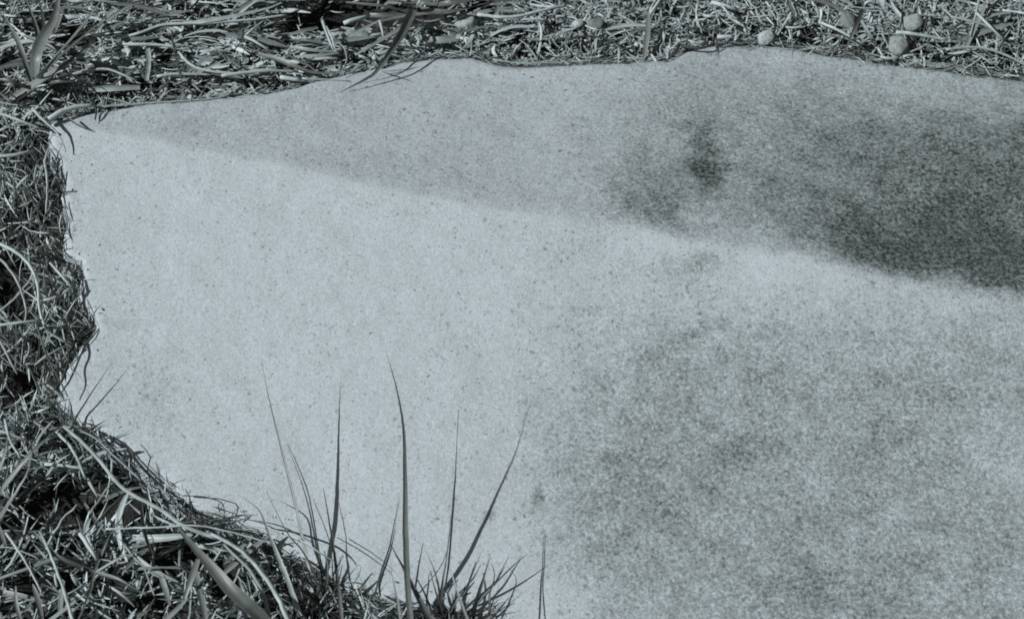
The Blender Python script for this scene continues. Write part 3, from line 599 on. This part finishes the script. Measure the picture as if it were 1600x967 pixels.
# --- single straws, sticks and threads
S = [
 ('stick', [(71,191,9),(90,178,12),(108,170,13),(128,166,12),(148,165,9)], 9, B+.04, (1.1,.6), 'thick bleached stick lying across the upper left corner of the rock', 'stick'),
 ('straw', [(146,168,4),(220,162,4),(300,157,4),(352,152,3)], 4, .36, (1,.5), 'thin pale straw running along the edge right of the bleached stick', 'straw'),
 ('straw', [(-8,174,22),(30,188,22),(66,202,16)], 5, B, (1,.7), 'pale straw pointing at the upper left rock corner from the left border', 'straw'),
 ('straw', [(50,170,18),(70,190,16),(86,204,13),(97,222,10),(103,238,7)], 5, .40, (1.1,.3), 'curved straw drooping onto the rock below the bleached stick', 'straw'),
 ('fallen_leaf', [(106,184,10),(122,196,9),(143,205,5)], 3, .05, (1,.3), 'thin dark blade end lying on the rock under the bleached stick', 'grass leaf'),
 ('straw', [(149,164,12),(150,176,9),(148,187,5)], 4, .04, (1,.5), 'tiny dark upright scrap at the right end of the bleached stick', 'plant scrap'),
 ('straw', [(188,70,16),(235,70,18),(282,74,15)], 5.5, B, (1,.8), 'straight pale straw right of the broad-leaved plant, lying level', 'straw'),
 ('straw', [(190,60,14),(225,50,18),(257,39,20),(330,36,20),(395,31,18),(448,24,15)], 5, .42, (1,.8), 'longest pale straw bending along the upper left strip', 'straw'),
 ('fallen_leaf', [(255,42,16),(340,30,24),(415,14,22),(440,4,16)], 8, .40, (.5,.5), 'wide bleached blade above the longest pale straw', 'grass leaf'),
 ('straw', [(279,82,15),(296,99,17),(325,111,15),(402,117,12)], 5, .36, (1,.7), 'pale straw bent like an elbow in the upper left strip', 'straw'),
 ('straw', [(109,117,18),(161,108,20),(190,116,17),(213,126,12)], 5, .42, (1,.6), 'humped pale straw beside the dark curved blade', 'straw'),
 ('dead_leaf', [(138,141,10),(180,138,14),(219,137,11)], 10, .36, (.7,.7), 'flat bleached leaf scrap above the bleached stick', 'dead leaf'),
 ('straw', [(245,120,12),(272,116,14),(330,117,12)], 5, .36, (1,.7), 'short level straw left of the elbow straw end', 'straw'),
 ('dead_leaf', [(231,72,12),(232,100,14),(229,126,9)], 9, .30, (.7,.7), 'upright grey leaf scrap crossing the level straws', 'dead leaf'),
 ('straw', [(-8,245,24),(25,242,25),(51,236,20)], 6, B, (1,.8), 'pale straw end jutting in from the left border beside the rock', 'straw'),
 ('straw', [(70,252,12),(74,285,12),(72,332,9)], 4.2, .42, (1,.7), 'pale straw hanging straight down along the left rock edge', 'straw'),
 ('twig', [(377,26,18),(380,45,20),(376,66,18),(360,86,12)], 3, .04, (1,.5), 'dark bow-shaped twig in the upper left strip', 'twig'),
 ('twig', [(268,48,16),(272,80,18),(283,125,15),(292,156,8)], 2.6, .07, (1,.5), 'long dark twig crossing towards the back edge of the rock', 'twig'),
 ('fallen_leaf', [(402,84,14),(432,92,18),(459,103,18),(495,114,14),(548,110,8)], 9, .17, (.7,.15), 'grey blade curving along the edge left of the arching plant', 'grass leaf'),
 ('fallen_leaf', [(452,62,12),(480,64,15),(512,68,11)], 7, .22, (.7,.6), 'topmost of three parallel grey blades left of the arching plant', 'grass leaf'),
 ('fallen_leaf', [(453,74,12),(485,78,15),(520,81,11)], 7, .26, (.7,.6), 'middle one of three parallel grey blades left of the arching plant', 'grass leaf'),
 ('fallen_leaf', [(460,89,12),(495,87,15),(530,82,11)], 7, .30, (.7,.6), 'lowest of three parallel grey blades left of the arching plant', 'grass leaf'),
 ('fallen_leaf', [(452,55,13),(475,48,15),(497,43,12)], 8, .24, (.7,.5), 'short grey blade slanting up above the three parallel blades', 'grass leaf'),
 ('straw', [(504,32,22),(511,54,24),(521,79,16)], 5.5, .46, (1,.6), 'bright short straw pointing steeply down above the three parallel blades', 'straw'),
 ('straw', [(510,42,24),(519,62,24),(526,82,15)], 3.5, .44, (1,.6), 'thin straw lying right against the bright steep one', 'straw'),
 ('straw', [(537,37,18),(556,30,21),(577,25,18)], 7, .46, (1,.8), 'thick bright straw piece left of the arching plant', 'straw'),
 ('straw', [(593,33,26),(597,46,26),(599,58,20)], 4.5, .46, (1,.7), 'small bright upright straw over the dark gap', 'straw'),
 ('straw', [(640,64,16),(649,54,20),(660,43,20)], 5, .46, (1,.7), 'small bright straw slanting up right of the arching blades', 'straw'),
 ('straw', [(527,66,20),(538,76,21),(542,92,19),(536,108,14),(531,119,9)], 2.3, .30, (1,.6), 'thin hook-shaped straw hanging before the arching plant', 'straw'),
 ('straw', [(346,119,13),(380,114,15),(415,111,15),(464,112,12)], 5.5, .43, (1,.7), 'pale straw ending at the grey curved blade by the back edge', 'straw'),
 ('straw', [(470,125,6),(505,124,6),(546,127,4)], 3, .38, (1,.5), 'thin pale straw at the very edge under the grey curved blade', 'straw'),
 ('bark_chip', [(438,121,9),(452,123,11),(470,125,9)], 8, .46, (.9,.8), 'bright chip like a broken reed at the back edge', 'chip'),
 ('straw', [(383,58,18),(400,66,20),(420,79,14)], 5, .44, (1,.7), 'lower leg of a bright straw chevron near the bow-shaped twig', 'straw'),
 ('straw', [(384,55,18),(398,44,20),(413,32,18)], 4, .38, (1,.7), 'upper leg of a straw chevron near the bow-shaped twig', 'straw'),
 ('fallen_leaf', [(655,60,8),(684,63,11),(713,60,9)], 15, .32, (.9,.7), 'flat pale sheath scrap under the round stone at top centre', 'dead leaf'),
 ('straw', [(746,23,18),(780,27,20),(812,25,20),(857,14,20),(885,9,16)], 5.5, .44, (1,.8), 'bright bowed straw right of the round stone at top centre', 'straw'),
 ('straw', [(810,31,14),(835,30,15),(857,31,12)], 3.4, .42, (1,.8), 'short straw parallel below the bright bowed straw', 'straw'),
 ('twig', [(884,64,11),(905,58,13),(933,58,13),(956,64,11),(975,78,8)], 4, .05, (1,.6), 'dark bent root above the middle of the back edge', 'root'),
 ('twig', [(1116,69,12),(1098,75,13),(1078,74,12),(1060,70,9)], 5, .05, (.7,1), 'dark root lying by the notch of the back edge', 'root'),
 ('twig', [(1062,70,10),(1053,84,9),(1040,96,5)], 5, .045, (1,.6), 'dark root end dipping to the rock at the notch', 'root'),
 ('straw', [(1034,-4,22),(1024,10,22),(1014,24,15)], 6, .42, (1,.7), 'bright slanting straw at the top border above the notch', 'straw'),
 ('straw', [(1112,4,18),(1130,9,20),(1153,16,15)], 6.5, .45, (1,.8), 'thick bright straw at the top border above the square pebble', 'straw'),
 ('straw', [(1127,8,24),(1138,22,22),(1151,39,14)], 4, .42, (1,.6), 'straw branching down from the thick one above the square pebble', 'straw'),
 ('bark_chip', [(1121,58,10),(1133,58,12),(1146,58,10)], 7, .44, (1,.9), 'bright chip between the notch and the square pebble', 'chip'),
 ('straw', [(742,79,7),(757,92,6),(779,101,5),(815,105,4),(860,103,4),(920,99,4),(985,100,3)], 1.6, .09, (1,.5), 'dark thread tracing the back edge below the round stone', 'root'),
 ('straw', [(770,93,8),(810,99,7),(865,98,7),(930,95,6)], 2.8, .36, (1,.6), 'pale thread just above the dark one on the back edge', 'straw'),
 ('straw', [(632,97,4),(680,91,4),(735,88,4)], 1.8, .05, (1,.5), 'dark hair-thin root on the edge right of the arching plant', 'root'),
 ('fallen_leaf', [(1349,14,24),(1340,36,28),(1330,58,22),(1318,84,10)], 8, .07, (.7,.3), 'dark narrow blade pointing down left of the round grey pebble', 'grass leaf'),
 ('fallen_leaf', [(1330,56,12),(1341,68,10),(1350,80,8)], 5, .06, (.7,.3), 'dark short scrap forking from the narrow blade', 'grass leaf'),
 ('twig', [(1560,2,18),(1540,17,20),(1512,30,18),(1485,47,12)], 5, .06, (.8,1), 'dark twig slanting down from the top border at upper right', 'twig'),
 ('straw', [(1284,36,15),(1310,48,17),(1349,69,11)], 5, .44, (1,.7), 'bright straw slanting down to the right, right of the square pebble', 'straw'),
 ('fallen_leaf', [(1374,-6,26),(1378,10,26),(1384,25,16)], 10, .42, (.9,.5), 'bright wide blade end at the top border above the round grey pebble', 'grass leaf'),
 ('straw', [(1400,51,18),(1426,53,20),(1480,63,14)], 6, .42, (1,.7), 'bright straw resting over the round grey pebble', 'straw'),
 ('straw', [(1376,89,7),(1390,92,8),(1405,90,6)], 5, .44, (1,.7), 'short bright straw under the round grey pebble, left piece', 'straw'),
 ('straw', [(1411,89,7),(1420,87,8),(1431,87,6)], 4.5, .44, (1,.7), 'short bright straw under the round grey pebble, right piece', 'straw'),
 ('straw', [(1372,75,10),(1379,88,9)], 4, .42, (1,.8), 'short steep straw touching the lower left of the round pebble', 'straw'),
 ('straw', [(1487,27,20),(1520,34,22),(1544,42,20),(1565,61,12)], 4.2, .42, (1,.7), 'bowed pale straw crossing the dark twig at upper right', 'straw'),
 ('straw', [(1527,22,26),(1547,42,24),(1568,62,14)], 4.5, .44, (1,.6), 'straight pale straw next to the bowed one at upper right', 'straw'),
 ('straw', [(1478,78,13),(1512,74,15),(1544,77,15),(1575,88,12),(1606,104,8)], 4.2, .38, (1,.7), 'long curved straw above the edge at the right border', 'straw'),
 ('straw', [(1531,-4,24),(1524,26,24),(1516,57,14)], 3.6, .40, (1,.7), 'thin upright straw from the top border left of the bowed one', 'straw'),
 ('twig', [(1410,14,14),(1409,32,14),(1405,50,10)], 3, .05, (1,.7), 'dark stem scrap at the left side of the pale angular stone', 'twig'),
 ('twig', [(1449,27,16),(1446,42,14),(1441,56,10)], 4, .05, (1,.7), 'dark stem scrap at the right side of the pale angular stone', 'twig'),
 ('straw', [(-8,378,30),(14,388,34),(37,403,34),(52,424,32),(60,452,30),(62,482,27),(74,515,22),(104,536,14)], 6, .42, (1,.6), 'large arching pale straw on the left bank, the outer of two arcs', 'straw'),
 ('straw', [(-8,398,28),(12,416,30),(27,440,28),(38,468,26),(41,490,22),(38,505,17)], 4.6, .34, (1,.7), 'smaller arching straw on the left bank, the inner of two arcs', 'straw'),
 ('straw', [(-5,490,26),(14,475,28),(34,456,26)], 4, .40, (1,.7), 'straight straw crossing the inner arc on the left bank', 'straw'),
 ('straw', [(-8,509,30),(30,504,32),(64,500,26)], 5, .45, (1,.7), 'bright level straw touching both arcs on the left bank', 'straw'),
 ('straw', [(78,411,16),(96,430,18),(113,449,13)], 4.6, .42, (1,.8), 'upper arm of the angled straw by the jutting left edge', 'straw'),
 ('straw', [(113,448,14),(94,462,16),(68,469,16)], 5, .44, (1,.7), 'lower arm of the angled straw by the jutting left edge', 'straw'),
 ('straw', [(57,505,30),(66,535,34),(78,566,28),(92,592,22),(106,620,10)], 4, .10, (1,.4), 'dark long straw drooping onto the rock at the left', 'straw'),
 ('straw', [(-8,515,24),(8,548,26),(27,584,18)], 4, .36, (1,.7), 'pale straw leaning down along the left border below the arcs', 'straw'),
 ('straw', [(104,540,16),(80,552,18),(54,570,15)], 3.6, .38, (1,.7), 'straw lying crosswise beneath the outer arc', 'straw'),
 ('root', [(148,515,3),(138,532,4),(120,546,5),(100,566,6)], 2.2, .12, (1,.5), 'thin root lying on the rock under the leftmost jutting clump', 'root'),
 ('root', [(136,510,8),(122,524,9),(109,553,8),(101,586,6),(84,610,6)], 4.5, .03, (1,.6), 'dark root outlining the hollow of the left rock edge', 'root'),
 ('straw', [(100,666,26),(128,690,28),(154,717,27),(194,764,26),(251,796,25),(287,821,24),(340,841,18)], 6.5, .42, (.8,1), 'longest pale straw following the lower left rock edge', 'straw'),
 ('straw', [(330,834,22),(365,852,24),(395,878,26),(430,925,28),(455,980,22)], 8, .36, (.7,1), 'broad pale straw curving down to the bottom border', 'straw'),
 ('straw', [(350,850,20),(390,890,24),(412,930,26),(425,980,22)], 6, .28, (.7,1), 'greyer straw curving down left of the broad pale one', 'straw'),
 ('straw', [(105,666,22),(144,681,22),(180,713,20),(220,750,14)], 3, .34, (.8,1), 'thin straw arching nearest to the rock at the lower left', 'straw'),
 ('straw', [(115,664,16),(155,684,16),(192,722,14),(222,752,8)], 2, .16, (.8,1), 'dark hair straw along the lower left rock edge', 'straw'),
 ('straw', [(166,826,22),(251,823,25),(312,821,25),(388,838,20),(430,850,14)], 4.2, .45, (.8,.6), 'bright level straw crossing the lower left turf', 'straw'),
 ('straw', [(62,830,24),(76,858,28),(88,890,30),(103,930,32),(116,980,28)], 5.5, .44, (.6,1), 'bright straw running down to the bottom border, right one of two', 'straw'),
 ('straw', [(9,832,26),(22,850,28),(38,873,28),(68,931,18)], 5, .42, (.8,.6), 'bright straw slanting in the corner, left one of two', 'straw'),
 ('straw', [(125,833,22),(137,851,24),(152,874,18)], 7, .44, (1,.8), 'short thick bright straw above the low grass plant', 'straw'),
 ('straw', [(217,888,20),(250,886,22),(290,888,18)], 4, .22, (1,.8), 'grey level straw in the middle of the lower left turf', 'straw'),
 ('twig', [(196,770,24),(165,800,26),(132,836,20)], 4, .07, (1,.6), 'dark twig slanting below the longest edge straw', 'twig'),
 ('straw', [(70,725,22),(100,727,24),(136,732,20)], 5.5, .43, (1,.8), 'bright short level straw under the leaning wide blade', 'straw'),
 ('straw', [(92,678,24),(106,692,27),(119,712,26),(134,748,18)], 5, .42, (1,.7), 'bright arched straw right of the leaning wide blade', 'straw'),
 ('straw', [(-8,671,26),(18,678,28),(45,690,22)], 4.6, .38, (1,.7), 'pale straw at the left border under the dark hollow', 'straw'),
 ('straw', [(8,655,24),(17,690,30),(41,727,24)], 4.6, .42, (1,.7), 'bright straw crossing the one at the left border under the hollow', 'straw'),
 ('straw', [(307,853,20),(334,856,22),(362,862,18)], 4.6, .44, (1,.7), 'bright short straw between the edge straw and the wide dark blade', 'straw'),
 ('dead_leaf', [(310,872,20),(300,900,24),(288,935,18)], 12, .20, (.7,.5), 'grey shrivelled leaf hanging left of the widest dark blade', 'dead leaf'),
 ('twig', [(287,774,8),(318,776,12),(348,787,12),(349,814,5)], 2.2, .06, (1,.6), 'thin dark angled twig over the rock above the lower turf', 'twig'),
 ('straw', [(195,690,14),(207,708,16),(212,738,8)], 1.8, .09, (.5,1), 'hair-thin dark sprig above the lower left rock edge', 'sprig'),
]
for name, pts, wd, tn, tp, lab, cat in S:
    kind = 'leaf' if name in ('fallen_leaf', 'dead_leaf') else 'stem'
    if cat == 'root': name = 'root'
    if cat == 'sprig': name = 'sprig'
    fibre(name, pts, wd, kind, tn, tp, label=lab, cat=cat)

LM = [(60,100,'broad-leaved grass plant'),(110,175,'bleached stick'),(300,40,'longest upper left straw'),(310,108,'elbow-bent straw'),(378,55,'bow-shaped twig'),(470,105,'grey curved edge blade'),
(490,76,'three parallel grey blades'),(640,45,'arching grass plant'),(728,37,'round stone at top centre'),(815,22,'bright bowed straw'),(930,38,'dark flat stone'),(930,62,'dark bent root'),(1060,88,'notch of the back edge'),(1130,12,'thick top border straw'),
(1198,60,'square pebble'),(1315,52,'bright straw slanting right'),(1324,32,'dark oval stone'),(1404,71,'round grey pebble'),(1425,36,'pale angular stone'),(1520,25,'dark twig at upper right'),(1544,77,'curved right border straw'),
(72,290,'hanging left edge straw'),(50,430,'outer arching straw'),(30,450,'inner arching straw'),(95,440,'angled straw'),(130,500,'jutting left clump'),(78,560,'drooping dark straw'),(20,600,'dark left border hollow'),
(60,700,'wide leaning blade'),(130,690,'lower left rock corner'),(200,765,'longest lower edge straw'),(280,822,'bright level straw'),(340,890,'widest dark blade'),(150,890,'low grass plant'),(410,900,'broad curving border straw'),(25,880,'bright slanting corner straw'),(90,890,'bright bottom border straw'),(500,930,'left tuft of stalks'),(165,800,'dark twig of the lower turf'),(250,887,'grey level straw')]
def describe(o, half, tone, long_, what):
    a_ = np.array(o.matrix_basis @ Vector((-half, 0, 0))); b_ = np.array(o.matrix_basis @ Vector((half, 0, 0)))
    X, Y = project(np.stack([a_, b_])); cx, cy = X.mean(), Y.mean()
    ang = math.degrees(math.atan2(-(Y[1]-Y[0]), X[1]-X[0])) % 180
    ori = 'lying level' if ang < 18 or ang > 162 else 'rising rightward' if ang < 68 else 'lying upright' if ang < 112 else 'rising leftward'
    tw = 'dark' if tone < .15 else 'grey' if tone < .27 else 'pale' if tone < .38 else 'bright'
    for k_, (d_, lx, ly, nm) in enumerate(sorted((math.hypot((cx-l[0])*0.8, cy-l[1]), *l) for l in LM)):
        rel = ('right of' if cx > lx else 'left of') if abs(cx-lx) > abs(cy-ly) else ('below' if cy > ly else 'above')
        lab = f"{long_} {tw} {what} {ori}, {'just ' if d_ < 22 else ''}{rel} the {nm}"
        if lab not in USED or k_ > 4: break
    USED.add(lab); o['label'] = lab
USED = set()
# --- ordinary straws one can still pick out: individuals that share a few meshes
protos = []
for i in range(12):
    r = np.random.default_rng(900+i); u = np.linspace(-.5, .5, 9)
    Lp = 0.05; b = r.normal(0, .05); c = r.normal(0, .05)
    C = np.stack([u*Lp, (4*u*u-.3)*b*Lp+0.0005*r.standard_normal(9), (4*u*u-.3)*c*Lp], -1)
    protos.append(fibre_mesh('loose_straw', C, np.linspace(1, .6, 9)*r.uniform(.0018, .0030), 'leaf' if i % 3 == 0 else 'stem', [.42, .36, .30, .24, .10, .40][i % 6], r.normal(0, .3), i))
ZN = [('back', 95, lambda X, Y, s: (s < -0.014) & (Y < 200) & (Y > -20) & (X > 20) & (X < 760), lambda k: rng.normal(0.05, 0.35, k), 'loose straw among many in the upper left strip behind the rock', 'loose straws in the upper left strip'),
      ('right', 75, lambda X, Y, s: (s < -0.008) & (Y < 130) & (Y > -20) & (X > 760) & (X < 1610), lambda k: rng.uniform(0, 6.28, k), 'loose straw among many in the upper right strip behind the rock', 'loose straws in the upper right strip'),
      ('left', 40, lambda X, Y, s: (s < -0.008) & (X < 150) & (X > -20) & (Y > 200) & (Y < 660), lambda k: rng.uniform(0, 6.28, k), 'loose straw among many on the grassy bank left of the rock', 'loose straws on the left bank'),
      ('low', 85, lambda X, Y, s: (s < -0.012) & (Y > 680) & (Y < 990) & (X > -20) & (X < 520), lambda k: rng.uniform(0, 6.28, k), 'loose straw among many in the turf below left of the rock', 'loose straws in the lower left turf')]
for zn, k, cond, yawf, lab, grp in ZN:
    A = sample(k, BOX, cond); P = place(A, 0.0, 0.006); yw = yawf(k)
    for i in range(k):
        pi = int(rng.integers(len(protos))); src = protos[pi]
        o = link('loose_straw', src, None, lab, 'straw', grp)
        o.location = P[i]; f = float(rng.uniform(.45, 1.25)) if zn in ('back', 'low') else float(rng.uniform(.35, .9))
        o.rotation_euler = (float(rng.uniform(-.5, .5)), float(rng.normal(0, .14)), float(yw[i])); o.scale = (f, max(f, .75), max(f, .75))
        describe(o, .025, [.42, .36, .30, .24, .10, .40][pi % 6], 'short' if f < .6 else 'medium' if f < .9 else 'long', 'straw')

bl = []
for i in range(8):
    r = np.random.default_rng(950+i); u = np.linspace(-.5, .5, 11); Lp = 0.08; b = r.normal(0, .07); c = r.uniform(0, .08)
    C = np.stack([u*Lp, (4*u*u-.3)*b*Lp, -(4*u*u-.3)*c*Lp], -1)
    bl.append(fibre_mesh('fallen_leaf', C, 0.0062*(1-np.abs(2*u)**3*0.8)*r.uniform(.7, 1.2), 'leaf', [.16, .24, .34, .20, .40, .12, .30, .26][i], r.normal(0, .25), 40+i))
for k, cond, ym, ys, lab, grp in [
    (34, lambda X, Y, s: (s < -0.022) & (Y < 130) & (Y > -10) & (X > 0) & (X < 400), 0.5, 0.6, 'broad grey leaf among many lying around the broad-leaved plant, upper left', 'broad fallen leaves, upper left'),
    (34, lambda X, Y, s: (s < -0.030) & (Y < 78) & (Y > -10) & (X > 380) & (X < 800), 0.12, 0.3, 'broad grey leaf among many lying level beneath the arching plant', 'broad fallen leaves under the arching plant'),
    (16, lambda X, Y, s: (s < -0.015) & (Y < 90) & (Y > -10) & (X > 860) & (X < 1600), 0.6, 1.0, 'broad pale leaf scrap among many in the upper right litter', 'broad leaf scraps, upper right'),
    (34, lambda X, Y, s: (s < -0.022) & (Y > 690) & (Y < 990) & (X > -10) & (X < 420), 1.6, 0.9, 'broad grey leaf among many in the lower left turf', 'broad leaves in the lower left turf')]:
    A = sample(k, BOX, cond); P = place(A, 0.004, 0.010)
    for i in range(k):
        pi = int(rng.integers(8)); o = link('fallen_leaf', bl[pi], None, lab, 'dead leaf', grp)
        o.location = P[i]; f = float(rng.uniform(.4, 1.0)); o.scale = (f, max(f, .7), f)
        o.rotation_euler = (float(rng.uniform(-.5, .5)), float(rng.normal(0, .15)), float(rng.normal(ym, ys)))
        describe(o, .04, [.16, .24, .34, .20, .40, .12, .30, .26][pi], 'short' if f < .6 else 'medium' if f < .8 else 'long', 'broad leaf')

# ------------------------------------------------------------------ stones in the litter
def pebble(name, px, rpx, h, yaw, seed, tone, label, cat, boxy=0.0):
    bme = bpy.data.meshes.new(name)
    nu, nv = 28, 16; r = np.random.default_rng(seed)
    P0 = at(px[0], px[1], (h-4.0)/1000.0); m = float(pxm(P0))
    V = []
    for j in range(nv+1):
        th = math.pi*j/nv
        for i in range(nu):
            ph = 2*math.pi*i/nu
            V.append((math.sin(th)*math.cos(ph), math.sin(th)*math.sin(ph), math.cos(th)))
    V = np.array(V)
    for _ in range(11):                                  # worn facets
        d = r.standard_normal(3); d /= np.linalg.norm(d); lim = r.uniform(.72, .93)
        q = V@d; V = V-d[None]*(np.maximum(q-lim, 0)*0.85)[:, None]
    if boxy: V = np.sign(V)*np.abs(V)**(1-boxy)
    k = 1+0.05*(np.sin(V@r.standard_normal(3)*3+1)+np.sin(V@r.standard_normal(3)*5))+0.012*r.standard_normal(len(V))*0
    k = k+0.05*fbm(V[:, 0]*3+V[:, 2], V[:, 1]*3-V[:, 2], 0.8, seed+300, 4)
    V = V*k[:, None]*np.array([rpx[0]*m, rpx[1]*m, rpx[2]*m])
    q = [[j*nu+i, (j+1)*nu+i, (j+1)*nu+(i+1) % nu, j*nu+(i+1) % nu] for j in range(nv) for i in range(nu)]
    me = make_mesh(name, V, q, None, M_STONE)
    o = link(name, me, None, label, cat); o.location = P0; o.rotation_euler = (0.1, -0.1, yaw)
    c = tint(tone); o.color = tuple(float(v) for v in c)
    return o
pebble('pebble', (728,37), (17,14,11), 18, .1, 1, .34, 'smooth round pale pebble in the litter at top centre', 'pebble')
pebble('pebble', (1198,60), (13,12,9), 8, .2, 2, .38, 'small square bright pebble sitting on the back edge of the rock', 'pebble', .25)
pebble('pebble', (1404,71), (15,18,14), 13, 0, 3, .27, 'round grey pebble with a black shadow on its right, upper right', 'pebble')
pebble('stone', (1425,36), (18,14,9), 18, .3, 4, .32, 'pale angular stone above the round grey pebble', 'stone', .2)
pebble('stone', (1324,32), (13,17,7), 14, .2, 5, .17, 'dull dark oval stone left of the pale angular one', 'stone')
pebble('stone', (930,38), (14,10,7), 15, -.2, 6, .15, 'dark flat stone in the litter above the middle of the back edge', 'stone')
pebble('stone', (903,38), (10,8,6), 15, .3, 7, .38, 'pale stone touching the left side of the dark flat one', 'stone')
pebble('stone', (553,60), (24,14,6), 14, .15, 8, .26, 'flat pale stone between the grey blades of the arching plant', 'stone', .2)
pebble('pebble', (650,41), (4,4,3.5), 24, 0, 9, .48, 'tiny white bead-like pebble beside the arching blades', 'pebble')
pebble('pebble', (128,30), (5,5,4), 22, 0, 10, .48, 'tiny white pebble between the broad leaves, upper left', 'pebble')
pebble('pebble', (1373,33), (5,5,4), 12, 0, 11, .48, 'tiny white pebble between the dark oval and pale angular stones', 'pebble')
pebble('pebble', (102,83), (6,5,4), 22, 0, 12, .46, 'tiny pale pebble under the slanting leaves, upper left', 'pebble')
